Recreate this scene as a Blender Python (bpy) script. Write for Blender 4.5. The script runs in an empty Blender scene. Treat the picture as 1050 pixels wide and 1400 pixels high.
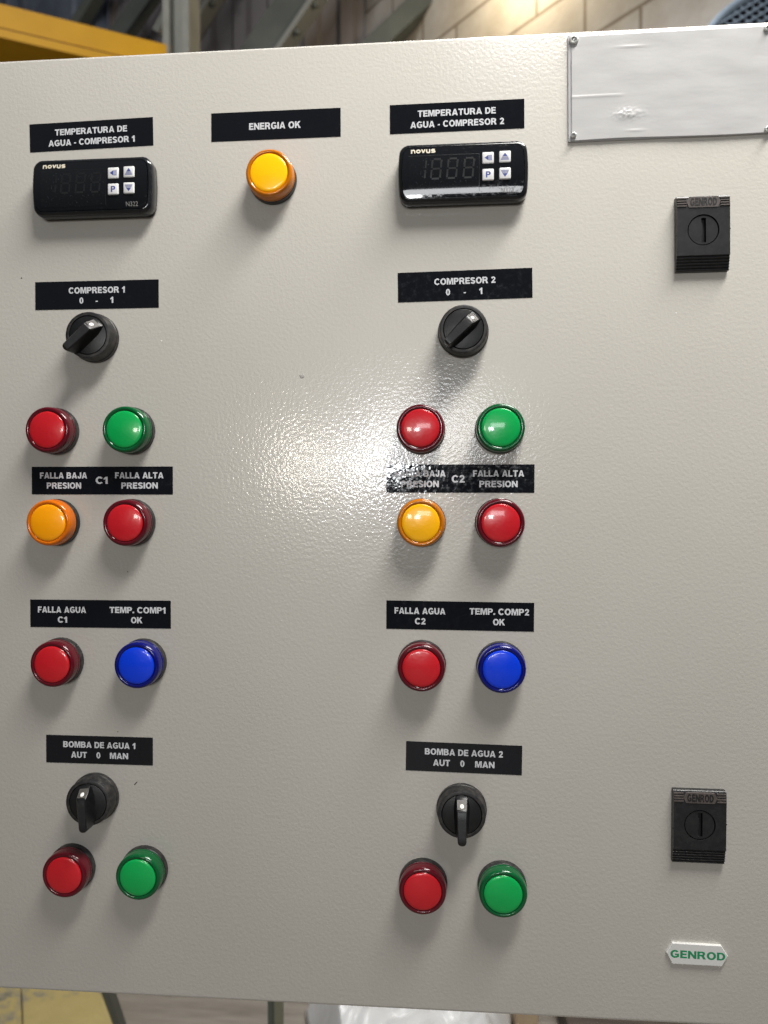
import bpy, bmesh, math, random
from mathutils import Vector, Matrix, noise

random.seed(7)
S = bpy.context.scene
COL = S.collection
MM = 0.001

# ------------------------------------------------------------------ camera
# origin: the point of the cabinet door right in front of the phone; -Y is out of the door, Z is up
CAM_D = 0.46
F_PX = 1060.0
M3 = ((0.99653946, 0.00211293, 0.08309415),
      (-0.00103017, 0.99991404, -0.01307115),
      (-0.08311463, 0.01294032, 0.99645597))          # rows: camera right / down / forward in (x right, y down, z forward)
cd = bpy.data.cameras.new('camera')
cam = bpy.data.objects.new('camera', cd)
COL.objects.link(cam)
toB = lambda v: Vector((v[0], v[2], -v[1]))
right, down, fwd = (toB(r) for r in M3)
mw = Matrix((right, -down, -fwd)).transposed().to_4x4()
mw.translation = Vector((0, -CAM_D, 0))
cam.matrix_world = mw
cd.sensor_fit = 'VERTICAL'
cd.sensor_height = 36.0
cd.lens = F_PX / 1400.0 * 36.0
cd.clip_start = 0.01
cd.clip_end = 200.0
cd.dof.use_dof = True
cd.dof.focus_distance = 0.452
cd.dof.aperture_fstop = 10.0
S.camera = cam

# ------------------------------------------------------------------ world, lamps, exposure
W = bpy.data.worlds.new('World')
S.world = W
W.use_nodes = True
nt = W.node_tree
nt.nodes.clear()
wo = nt.nodes.new('ShaderNodeOutputWorld')
bg = nt.nodes.new('ShaderNodeBackground')
tc = nt.nodes.new('ShaderNodeTexCoord')
sx = nt.nodes.new('ShaderNodeSeparateXYZ')
rp = nt.nodes.new('ShaderNodeValToRGB')
mr = nt.nodes.new('ShaderNodeMapRange')
mr.inputs[1].default_value = -1
mr.inputs[2].default_value = 1
rp.color_ramp.elements[0].position = 0.30
rp.color_ramp.elements[0].color = (0.20, 0.135, 0.08, 1)
rp.color_ramp.elements[1].position = 0.85
rp.color_ramp.elements[1].color = (0.60, 0.63, 0.67, 1)
e = rp.color_ramp.elements.new(0.52)
e.color = (0.17, 0.175, 0.18, 1)
nt.links.new(tc.outputs['Generated'], sx.inputs[0])
nt.links.new(sx.outputs['Z'], mr.inputs[0])
nt.links.new(mr.outputs[0], rp.inputs[0])
nt.links.new(rp.outputs[0], bg.inputs[0])
nt.links.new(bg.outputs[0], wo.inputs[0])
bg.inputs[1].default_value = 0.20


def area(name, loc, aim, sx_, sy_, power, color):
    l = bpy.data.lights.new(name, 'AREA')
    l.shape = 'RECTANGLE'
    l.size = sx_
    l.size_y = sy_
    l.energy = power
    l.color = color
    o = bpy.data.objects.new(name, l)
    COL.objects.link(o)
    o.location = loc
    o.rotation_euler = (Vector(aim) - Vector(loc)).to_track_quat('-Z', 'Y').to_euler()
    return o


# the hall lamp high on the right, and two lamps of the hall behind the photographer
area('hall_lamp', (0.40, -0.31, 1.05), (0.0, 0, 0.0), 0.95, 0.20, 28.0, (1.0, 0.975, 0.93))
area('rear_lamp', (-0.47, -5.0, 0.38), (0, 0, 0), 0.38, 0.28, 21.0, (0.96, 0.98, 1.0))
area('rear_window', (0.10, -5.6, 0.78), (0, 0, 0), 1.3, 0.44, 22.0, (0.97, 0.985, 1.0))
area('rear_warm_lamp', (-1.22, -5.2, 0.44), (0, 0, 0), 0.34, 0.34, 13.0, (1.0, 0.94, 0.83))
# unseen lights added to brighten the walls and floor behind the cabinet
area('added_bay_light', (-1.0, 0.9, 3.4), (-0.9, 4.4, 1.9), 1.4, 0.5, 36.0, (1.0, 0.985, 0.96))
area('added_bay_light', (0.2, 1.9, 2.3), (-0.1, 1.6, -1.0), 0.9, 0.4, 34.0, (1.0, 0.985, 0.96))

S.view_settings.view_transform = 'Standard'
S.view_settings.look = 'None'
S.view_settings.exposure = 0.14
S.view_settings.gamma = 1.0
S.view_settings.use_curve_mapping = False
S.render.engine = 'CYCLES'
S.cycles.use_denoising = True
S.cycles.max_bounces = 8
S.cycles.sample_clamp_indirect = 6.0


# ------------------------------------------------------------------ materials
def mat(name, color, rough=0.5, metal=0.0, coat=0.0, coat_rough=0.05, spec=0.5, emit=None, emit_s=0.0):
    m = bpy.data.materials.new(name)
    m.use_nodes = True
    b = m.node_tree.nodes['Principled BSDF']
    b.inputs['Base Color'].default_value = (*color, 1)
    b.inputs['Roughness'].default_value = rough
    b.inputs['Metallic'].default_value = metal
    b.inputs['Coat Weight'].default_value = coat
    b.inputs['Coat Roughness'].default_value = coat_rough
    b.inputs['Specular IOR Level'].default_value = spec
    if emit:
        b.inputs['Emission Color'].default_value = (*emit, 1)
        b.inputs['Emission Strength'].default_value = emit_s
    return m


def N(m, t):
    return m.node_tree.nodes.new(t)


def lk(m, a, b):
    m.node_tree.links.new(a, b)


def bsdf(m):
    return m.node_tree.nodes['Principled BSDF']


def noise_node(m, scale, detail=2.0, rough=0.5, vec=None, coords='Object'):
    n = N(m, 'ShaderNodeTexNoise')
    n.inputs['Scale'].default_value = scale
    n.inputs['Detail'].default_value = detail
    n.inputs['Roughness'].default_value = rough
    if vec is None:
        t = N(m, 'ShaderNodeTexCoord')
        vec = t.outputs[coords]
    lk(m, vec, n.inputs['Vector'])
    return n


def mapping(m, scale=(1, 1, 1), rot=(0, 0, 0), loc=(0, 0, 0), coords='Object'):
    t = N(m, 'ShaderNodeTexCoord')
    p = N(m, 'ShaderNodeMapping')
    p.inputs['Scale'].default_value = scale
    p.inputs['Rotation'].default_value = rot
    p.inputs['Location'].default_value = loc
    lk(m, t.outputs[coords], p.inputs[0])
    return p.outputs[0]


def bump(m, height, dist, strength=1.0, normal=None, to_coat=False):
    b = N(m, 'ShaderNodeBump')
    b.inputs['Distance'].default_value = dist
    b.inputs['Strength'].default_value = strength
    lk(m, height, b.inputs['Height'])
    if normal is not None:
        lk(m, normal, b.inputs['Normal'])
    lk(m, b.outputs[0], bsdf(m).inputs['Normal'])
    if to_coat:
        lk(m, b.outputs[0], bsdf(m).inputs['Coat Normal'])
    return b.outputs[0]


def ramp(m, fac, stops):
    r = N(m, 'ShaderNodeValToRGB')
    els = r.color_ramp.elements
    while len(els) < len(stops):
        els.new(0.5)
    for e_, (p, c) in zip(els, stops):
        e_.position = p
        e_.color = (*c, 1) if len(c) == 3 else c
    lk(m, fac, r.inputs[0])
    return r.outputs[0]


def color_noise(m, scale, c0, c1, lo=0.35, hi=0.65, detail=3.0, vec=None):
    n = noise_node(m, scale, detail, 0.55, vec)
    o = ramp(m, n.outputs[0], [(lo, c0), (hi, c1)])
    lk(m, o, bsdf(m).inputs['Base Color'])
    return n


# cabinet paint: textured powder coat, glossy
paint = mat('cabinet_paint', (0.53, 0.51, 0.475), 0.22, spec=0.45, coat=0.5, coat_rough=0.06)
color_noise(paint, 9.0, (0.515, 0.493, 0.450), (0.54, 0.518, 0.475), 0.3, 0.7)
n1 = noise_node(paint, 520.0, 1.5, 0.5)
n2 = noise_node(paint, 1150.0, 1.0, 0.5)
mx = N(paint, 'ShaderNodeMath')
mx.operation = 'MULTIPLY_ADD'
lk(paint, n2.outputs[0], mx.inputs[0])
mx.inputs[1].default_value = 0.18
lk(paint, n1.outputs[0], mx.inputs[2])
bump(paint, mx.outputs[0], 0.000118, 1.0, to_coat=True)

cab_paint = mat('cabinet_body_paint', (0.50, 0.48, 0.43), 0.35)

# black glossy adhesive strip that follows the orange peel of the paint below
tape = mat('black_tape', (0.006, 0.007, 0.010), 0.10, spec=0.5)
t1 = noise_node(tape, 420.0, 1.0, 0.4)
t2 = noise_node(tape, 110.0, 1.0, 0.4)
tm = N(tape, 'ShaderNodeMath')
tm.operation = 'MULTIPLY_ADD'
lk(tape, t2.outputs[0], tm.inputs[0])
tm.inputs[1].default_value = 1.0
lk(tape, t1.outputs[0], tm.inputs[2])
bump(tape, tm.outputs[0], 0.00005, 1.0)
tr = noise_node(tape, 260.0, 4.0, 0.7)
lk(tape, ramp(tape, tr.outputs[0], [(0.45, (0.05, 0.05, 0.05)), (0.75, (0.20, 0.20, 0.20))]), bsdf(tape).inputs['Roughness'])
fl_ = noise_node(tape, 760.0, 4.0, 0.7)
lk(tape, ramp(tape, fl_.outputs[0], [(0.70, (0.006, 0.007, 0.010)), (0.745, (0.16, 0.16, 0.165))]), bsdf(tape).inputs['Base Color'])
ink = mat('white_print', (0.62, 0.63, 0.66), 0.35)

# dusty black plastics
def dusty(name, base, dust, lo, hi, rough):
    m = mat(name, base, rough)
    color_noise(m, 320.0, base, dust, lo, hi, 5.0)
    g = noise_node(m, 1800.0, 2.0, 0.6)
    bump(m, g.outputs[0], 0.00012, 0.6)
    return m
bezel_m = dusty('black_bezel_plastic', (0.010, 0.010, 0.011), (0.055, 0.048, 0.043), 0.44, 0.82, 0.46)
knob_m = dusty('black_knob_plastic', (0.005, 0.0055, 0.0065), (0.013, 0.013, 0.014), 0.45, 0.85, 0.36)
lock_m = dusty('black_lock_plastic', (0.009, 0.0095, 0.011), (0.024, 0.023, 0.024), 0.40, 0.85, 0.38)
emblem_m = dusty('dusty_emblem_plastic', (0.070, 0.058, 0.054), (0.115, 0.095, 0.088), 0.35, 0.70, 0.5)
void_m = mat('dark_recess', (0.004, 0.004, 0.005), 0.7)
mark_m = mat('white_index_mark', (0.85, 0.84, 0.80), 0.4)

# controllers
housing_m = mat('glossy_black_housing', (0.010, 0.011, 0.013), 0.16)
hn = noise_node(housing_m, 600.0, 4.0, 0.7)
lk(housing_m, ramp(housing_m, hn.outputs[0], [(0.45, (0.12, 0.12, 0.12)), (0.8, (0.40, 0.40, 0.40))]), bsdf(housing_m).inputs['Roughness'])
face_m = mat('glossy_black_fascia', (0.007, 0.008, 0.010), 0.045)
fn = noise_node(face_m, 420.0, 5.0, 0.75)
lk(face_m, ramp(face_m, fn.outputs[0], [(0.52, (0.04, 0.04, 0.04)), (0.75, (0.30, 0.30, 0.30))]), bsdf(face_m).inputs['Roughness'])
window_m = mat('smoked_display_window', (0.010, 0.011, 0.014), 0.06)
wn = noise_node(window_m, 900.0, 3.0, 0.7)
lk(window_m, ramp(window_m, wn.outputs[0], [(0.63, (0.008, 0.009, 0.011)), (0.70, (0.05, 0.052, 0.058))]), bsdf(window_m).inputs['Base Color'])
digit_m = mat('unlit_digit_segments', (0.0090, 0.0095, 0.0108), 0.3)
key_m = mat('white_key_rubber', (0.72, 0.72, 0.72), 0.38)
keyink_m = mat('blue_key_print', (0.045, 0.065, 0.27), 0.45)
cream_m = mat('cream_print', (0.66, 0.60, 0.48), 0.4)
grey_print = mat('grey_print', (0.27, 0.265, 0.26), 0.8, spec=0.05)

badge_m = mat('white_badge_resin', (0.66, 0.66, 0.64), 0.12, coat=0.6)
green_ink = mat('green_print', (0.012, 0.25, 0.105), 0.3)

# bare plate
plate_m = mat('pale_plate_film', (0.60, 0.60, 0.61), 0.34)
pv = mapping(plate_m, (14, 60, 60))
pn = noise_node(plate_m, 2.2, 5.0, 0.6, pv)
lk(plate_m, ramp(plate_m, pn.outputs[0], [(0.25, (0.455, 0.45, 0.45)), (0.5, (0.485, 0.482, 0.48)), (0.8, (0.51, 0.505, 0.50))]), bsdf(plate_m).inputs['Base Color'])
pb = noise_node(plate_m, 60.0, 3.0, 0.5, mapping(plate_m, (0.6, 1, 1.6)))
bump(plate_m, pb.outputs[0], 0.0006, 0.35)
plate_base_m = mat('plate_backing', (0.42, 0.415, 0.43), 0.4)
steel_m = mat('rivet_steel', (0.55, 0.55, 0.53), 0.42, 0.7)


# lens plastics per colour: (disc, rim, side); dark rim colour stands in for refraction
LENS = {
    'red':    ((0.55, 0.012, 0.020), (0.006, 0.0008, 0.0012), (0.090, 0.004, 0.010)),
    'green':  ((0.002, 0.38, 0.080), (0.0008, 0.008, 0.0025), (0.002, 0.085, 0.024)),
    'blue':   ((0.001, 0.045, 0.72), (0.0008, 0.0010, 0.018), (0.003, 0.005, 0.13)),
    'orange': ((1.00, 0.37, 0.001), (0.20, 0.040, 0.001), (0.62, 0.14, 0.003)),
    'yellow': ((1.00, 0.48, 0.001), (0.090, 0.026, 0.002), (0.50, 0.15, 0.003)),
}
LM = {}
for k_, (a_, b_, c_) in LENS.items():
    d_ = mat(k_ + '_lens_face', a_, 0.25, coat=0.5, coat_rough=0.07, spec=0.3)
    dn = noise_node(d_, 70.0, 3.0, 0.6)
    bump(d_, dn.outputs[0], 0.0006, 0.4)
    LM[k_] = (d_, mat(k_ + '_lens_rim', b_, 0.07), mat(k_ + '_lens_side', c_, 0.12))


# ------------------------------------------------------------------ mesh helpers
def link(name, bm, mats, parent=None, loc=(0, 0, 0), smooth=None, rot=None):
    me = bpy.data.meshes.new(name)
    bm.normal_update()
    bm.to_mesh(me)
    bm.free()
    for m in (mats if isinstance(mats, (list, tuple)) else [mats]):
        me.materials.append(m)
    o = bpy.data.objects.new(name, me)
    COL.objects.link(o)
    if parent is not None:
        o.parent = parent
    o.location = loc
    if rot:
        o.rotation_euler = rot
    if smooth is not None:
        me.polygons.foreach_set('use_smooth', [True] * len(me.polygons))
        me.set_sharp_from_angle(angle=math.radians(smooth))
    return o


def tag(o, label, cat=None, group=None, kind=None):
    if label:
        o['label'] = label
    if cat:
        o['category'] = cat
    if group:
        o['group'] = group
    if kind:
        o['kind'] = kind
    return o


def empty(name, loc=(0, 0, 0), rot=(0, 0, 0)):
    o = bpy.data.objects.new(name, None)
    o.empty_display_size = 0.05
    COL.objects.link(o)
    o.location = loc
    o.rotation_euler = rot
    return o


def add_box(bm, x0, x1, y0, y1, z0, z1, mi=0, bevel=0.0, seg=2):
    r = bmesh.ops.create_cube(bm, size=1.0)
    vs = r['verts']
    for v in vs:
        v.co = Vector(((x0 + x1) / 2 + v.co.x * (x1 - x0), (y0 + y1) / 2 + v.co.y * (y1 - y0), (z0 + z1) / 2 + v.co.z * (z1 - z0)))
    fs = set(f for v in vs for f in v.link_faces)
    for f in fs:
        f.material_index = mi
    if bevel:
        es = list(set(e_ for v in vs for e_ in v.link_edges))
        rr = bmesh.ops.bevel(bm, geom=es, offset=bevel, segments=seg, affect='EDGES', profile=0.5)
        for f in rr['faces']:
            f.material_index = mi


def add_lathe(bm, prof, seg=72, mi=0, mi_fn=None, cap_end=True):
    """prof: (radius mm, height mm out of the door); revolved about -Y."""
    rings = []
    for (r, h) in prof:
        if r < 1e-6:
            rings.append([bm.verts.new((0, -h * MM, 0))])
        else:
            rings.append([bm.verts.new((r * MM * math.cos(2 * math.pi * i / seg), -h * MM, r * MM * math.sin(2 * math.pi * i / seg))) for i in range(seg)])
    for j in range(len(rings) - 1):
        a, b = rings[j], rings[j + 1]
        for i in range(seg):
            i2 = (i + 1) % seg
            if len(a) == 1 and len(b) == 1:
                continue
            if len(b) == 1:
                f = bm.faces.new((a[i], a[i2], b[0]))
            elif len(a) == 1:
                f = bm.faces.new((a[0], b[i2], b[i]))
            else:
                f = bm.faces.new((a[i], a[i2], b[i2], b[i]))
            f.material_index = mi_fn(j) if mi_fn else mi
    bmesh.ops.recalc_face_normals(bm, faces=bm.faces)


def loft(bm, loops, mi=0, cap0=True, cap1=True):
    L = [[bm.verts.new(p) for p in lp] for lp in loops]
    n = len(L[0])
    for a, b in zip(L, L[1:]):
        for i in range(n):
            f = bm.faces.new((a[i], a[(i + 1) % n], b[(i + 1) % n], b[i]))
            f.material_index = mi
    if cap0:
        bm.faces.new(L[0][::-1]).material_index = mi
    if cap1:
        bm.faces.new(L[-1]).material_index = mi
    bmesh.ops.recalc_face_normals(bm, faces=bm.faces)
    return L


def text_data(body, bold=0.0, spacing=1.0):
    cu = bpy.data.curves.new('lettering', 'FONT')
    cu.body = body
    cu.size = 1.0
    cu.offset = bold
    cu.space_character = spacing
    cu.resolution_u = 6
    o = bpy.data.objects.new('lettering', cu)
    COL.objects.link(o)
    bpy.context.view_layer.update()
    dg = bpy.context.evaluated_depsgraph_get()
    me = bpy.data.meshes.new_from_object(o.evaluated_get(dg))
    bpy.data.objects.remove(o)
    bpy.data.curves.remove(cu)
    pts = [v.co.copy() for v in me.vertices]
    fs = [tuple(p.vertices) for p in me.polygons]
    bpy.data.meshes.remove(me)
    return pts, fs


def arc(cx, cy, rx, ry, a0, a1, n=14):
    return [(cx + rx * math.cos(math.radians(a0 + (a1 - a0) * i / n)), cy + ry * math.sin(math.radians(a0 + (a1 - a0) * i / n))) for i in range(n + 1)]


def ribbon(path, w):
    L, R = [], []
    for i, p in enumerate(path):
        a, b = path[max(i - 1, 0)], path[min(i + 1, len(path) - 1)]
        d = Vector((b[0] - a[0], b[1] - a[1])).normalized()
        L.append((p[0] - d.y * w / 2, p[1] + d.x * w / 2))
        R.append((p[0] + d.y * w / 2, p[1] - d.x * w / 2))
    return L + R[::-1]


# heavy grotesque capitals drawn here: {character: (advance width, [outline loops])}, capital height 1
GLYPH = {
    'A': (.98, [[(0, 0), (.36, 1), (.62, 1), (.98, 0), (.71, 0), (.655, .17), (.325, .17), (.27, 0)], [(.49, .75), (.381, .36), (.599, .36)]]),
    'B': (.87, [[(0, 0), (0, 1)] + arc(.50, .745, .31, .255, 90, -48) + arc(.51, .285, .36, .285, 52, -90), [(.26, .61), (.26, .81)] + arc(.44, .71, .10, .10, 90, -90, 8), [(.26, .19), (.26, .43)] + arc(.46, .31, .12, .12, 90, -90, 8)]),
    'C': (.92, [arc(.49, .5, .49, .515, 38, 322, 28) + arc(.49, .5, .235, .30, 318, 42, 22)]),
    'D': (.90, [[(0, 0), (0, 1)] + arc(.42, .5, .48, .5, 90, -90, 20), [(.26, .2), (.26, .8)] + arc(.40, .5, .235, .3, 90, -90, 16)]),
    'E': (.74, [[(0, 0), (0, 1), (.73, 1), (.73, .79), (.26, .79), (.26, .62), (.69, .62), (.69, .41), (.26, .41), (.26, .21), (.75, .21), (.75, 0)]]),
    'F': (.70, [[(0, 0), (0, 1), (.70, 1), (.70, .79), (.26, .79), (.26, .60), (.63, .60), (.63, .39), (.26, .39), (.26, 0)]]),
    'G': (.97, [arc(.49, .5, .49, .515, 40, 300, 26) + [(.94, .14), (.94, .55), (.50, .55), (.50, .36), (.69, .36), (.69, .26)] + arc(.49, .5, .235, .30, 305, 44, 22)]),
    'I': (.27, [[(0, 0), (0, 1), (.27, 1), (.27, 0)]]),
    'J': (.67, [[(.41, 1), (.67, 1), (.67, .33)] + arc(.335, .33, .335, .345, 0, -180, 16) + [(0, .36), (.24, .39)] + arc(.325, .33, .085, .13, 180, 360, 8)]),
    'K': (.97, [[(0, 0), (0, 1), (.26, 1), (.26, .62), (.58, 1), (.93, 1), (.56, .60), (.97, 0), (.64, 0), (.38, .41), (.26, .29), (.26, 0)]]),
    'L': (.70, [[(0, 0), (0, 1), (.26, 1), (.26, .21), (.70, .21), (.70, 0)]]),
    'M': (1.08, [[(0, 0), (0, 1), (.36, 1), (.54, .40), (.72, 1), (1.08, 1), (1.08, 0), (.85, 0), (.85, .76), (.64, 0), (.44, 0), (.23, .76), (.23, 0)]]),
    'N': (.92, [[(0, 0), (0, 1), (.25, 1), (.67, .42), (.67, 1), (.92, 1), (.92, 0), (.67, 0), (.25, .58), (.25, 0)]]),
    'O': (1.0, [arc(.5, .5, .5, .515, 0, 352, 40), arc(.5, .5, .24, .30, 0, 348, 28)]),
    'P': (.82, [[(0, 0), (0, 1)] + arc(.48, .685, .34, .315, 90, -90, 16) + [(.26, .37), (.26, 0)], [(.26, .57), (.26, .80)] + arc(.43, .685, .125, .115, 90, -90, 10)]),
    'R': (.92, [[(0, 0), (0, 1)] + arc(.51, .71, .34, .29, 90, -55, 16) + [(.74, .40), (.93, 0), (.63, 0), (.47, .37), (.26, .39), (.26, 0)], [(.26, .59), (.26, .81)] + arc(.46, .70, .125, .11, 90, -90, 10)]),
    'S': (.84, [ribbon(arc(.42, .725, .29, .175, 12, 250, 18) + arc(.43, .275, .29, .175, 68, -170, 18), .22)]),
    'T': (.82, [[(.28, 0), (.28, .79), (0, .79), (0, 1), (.82, 1), (.82, .79), (.54, .79), (.54, 0)]]),
    'U': (.90, [[(0, 1), (.26, 1)] + arc(.45, .40, .19, .21, 180, 360, 12) + [(.64, 1), (.90, 1)] + arc(.45, .40, .45, .415, 0, -180, 20)]),
    '0': (.70, [arc(.35, .5, .35, .515, 0, 352, 36), arc(.35, .5, .10, .33, 0, 348, 24)]),
    '1': (.50, [[(.23, 0), (.23, .67), (0, .57), (0, .78), (.29, 1.0), (.50, 1.0), (.50, 0)]]),
    '2': (.72, [[(0, 0), (.72, 0), (.72, .21), (.38, .21)] + arc(.36, .70, .34, .315, -35, 172, 18) + [(.28, .66)] + arc(.365, .69, .10, .13, 170, -40, 10) + [(.10, .22)]]),
    '3': (.74, [ribbon(arc(.35, .72, .25, .18, 165, -75, 14) + arc(.35, .28, .28, .18, 75, -165, 14), .18)]),
    '-': (.36, [[(0, .27), (0, .46), (.36, .46), (.36, .27)]]),
    '.': (.25, [[(0, 0), (0, .24), (.25, .24), (.25, 0)]]),
    ' ': (.34, []),
}


def heavy_text(body, track=0.09):
    cu = bpy.data.curves.new('lettering', 'CURVE')
    cu.dimensions = '2D'
    cu.fill_mode = 'BOTH'
    x = 0.0
    for ch in body:
        wd, loops = GLYPH[ch]
        for lp in loops:
            sp = cu.splines.new('POLY')
            sp.points.add(len(lp) - 1)
            for q, (a, b) in zip(sp.points, lp):
                q.co = (x + a, b, 0, 1)
            sp.use_cyclic_u = True
        x += wd + track
    o = bpy.data.objects.new('lettering', cu)
    COL.objects.link(o)
    bpy.context.view_layer.update()
    dg = bpy.context.evaluated_depsgraph_get()
    me = bpy.data.meshes.new_from_object(o.evaluated_get(dg))
    bpy.data.objects.remove(o)
    bpy.data.curves.remove(cu)
    pts = [v.co.copy() for v in me.vertices]
    fs = [tuple(p.vertices) for p in me.polygons]
    bpy.data.meshes.remove(me)
    return pts, fs


_p, _ = text_data('H', 0.0)
CAPH = max(v.y for v in _p) - min(v.y for v in _p)


def add_text(bm, body, cx, cz, width, cap, y, bold=None, mi=0, thick=0.0, surf=None):
    """text centred at (cx,cz) mm, fitted to width (mm) and capital height (mm), lying y mm in front of the door (or of surf);
    bold=None uses the heavy capitals above, a number the thin built-in face thickened by it."""
    if bold is None:
        pts, fs = heavy_text(body)
        ch, sy = 1.0, cap
    else:
        pts, fs = text_data(body, bold)
        ch, sy = CAPH, cap / (CAPH + 2 * bold)
    x0, x1 = min(p.x for p in pts), max(p.x for p in pts)
    sxx = (width / (x1 - x0)) if width else sy * 0.95
    vs = []
    for p in pts:
        X = cx + (p.x - (x0 + x1) / 2) * sxx
        Z = cz + (p.y - ch / 2) * sy
        H = y if surf is None else surf(X, Z) + y
        vs.append(bm.verts.new((X * MM, -H * MM, Z * MM)))
    nf = []
    for f in fs:
        try:
            g = bm.faces.new([vs[i] for i in f])
        except ValueError:
            continue
        g.normal_update()
        if g.normal.y > 0:
            g.normal_flip()
        g.material_index = mi
        nf.append(g)
    if thick:
        r = bmesh.ops.extrude_face_region(bm, geom=nf)
        for v in [q for q in r['geom'] if isinstance(q, bmesh.types.BMVert)]:
            v.co.y -= thick * MM
    return nf


def stroke(bm, pts, w, y, mi=0, surf=None, closed=False):
    """flat ribbon of width w along pts (mm)."""
    if surf is not None and not closed:
        fine = [pts[0]]
        for a, b in zip(pts, pts[1:]):
            k = max(1, int(math.hypot(b[0] - a[0], b[1] - a[1]) / 0.7))
            fine += [(a[0] + (b[0] - a[0]) * t / k, a[1] + (b[1] - a[1]) * t / k) for t in range(1, k + 1)]
        pts = fine
    n = len(pts)
    L, R = [], []
    for i, (x, z) in enumerate(pts):
        a = pts[max(i - 1, 0)] if not closed else pts[i - 1]
        b = pts[min(i + 1, n - 1)] if not closed else pts[(i + 1) % n]
        d = Vector((b[0] - a[0], b[1] - a[1]))
        d.normalize()
        nx, nz = -d.y * w / 2, d.x * w / 2
        for lst, s in ((L, 1), (R, -1)):
            X, Z = x + s * nx, z + s * nz
            H = y if surf is None else surf(X, Z) + y
            lst.append(bm.verts.new((X * MM, -H * MM, Z * MM)))
    for i in range(n if closed else n - 1):
        j = (i + 1) % n
        f = bm.faces.new((R[i], R[j], L[j], L[i]))
        f.normal_update()
        if f.normal.y > 0:
            f.normal_flip()
        f.material_index = mi


def poly(bm, pts, y, mi=0, surf=None):
    vs = []
    for (X, Z) in pts:
        H = y if surf is None else surf(X, Z) + y
        vs.append(bm.verts.new((X * MM, -H * MM, Z * MM)))
    f = bm.faces.new(vs)
    f.normal_update()
    if f.normal.y > 0:
        f.normal_flip()
    f.material_index = mi


# ------------------------------------------------------------------ the hall behind the cabinet
def ray(px, py):
    v = ((px - 525) / F_PX, (py - 700) / F_PX, 1.0)
    return right * v[0] + down * v[1] + fwd * v[2]


def at(px, py, Y):
    d = ray(px, py)
    t = (Y + CAM_D) / d.y
    return Vector((0, -CAM_D, 0)) + d * t


FLOOR_Z = -1.15
COL_Y = 3.47


def bar(bm, a, b, w, h, up=Vector((0, 0, 1)), mi=0):
    """rectangular bar from a to b, w across, h along up."""
    d = (b - a).normalized()
    s = d.cross(up).normalized()
    u = s.cross(d).normalized()
    loops = [[p + s * (sx_ * w / 2) + u * (sz_ * h / 2) for sx_, sz_ in ((-1, -1), (1, -1), (1, 1), (-1, 1))] for p in (a, b)]
    loft(bm, loops, mi)


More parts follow.
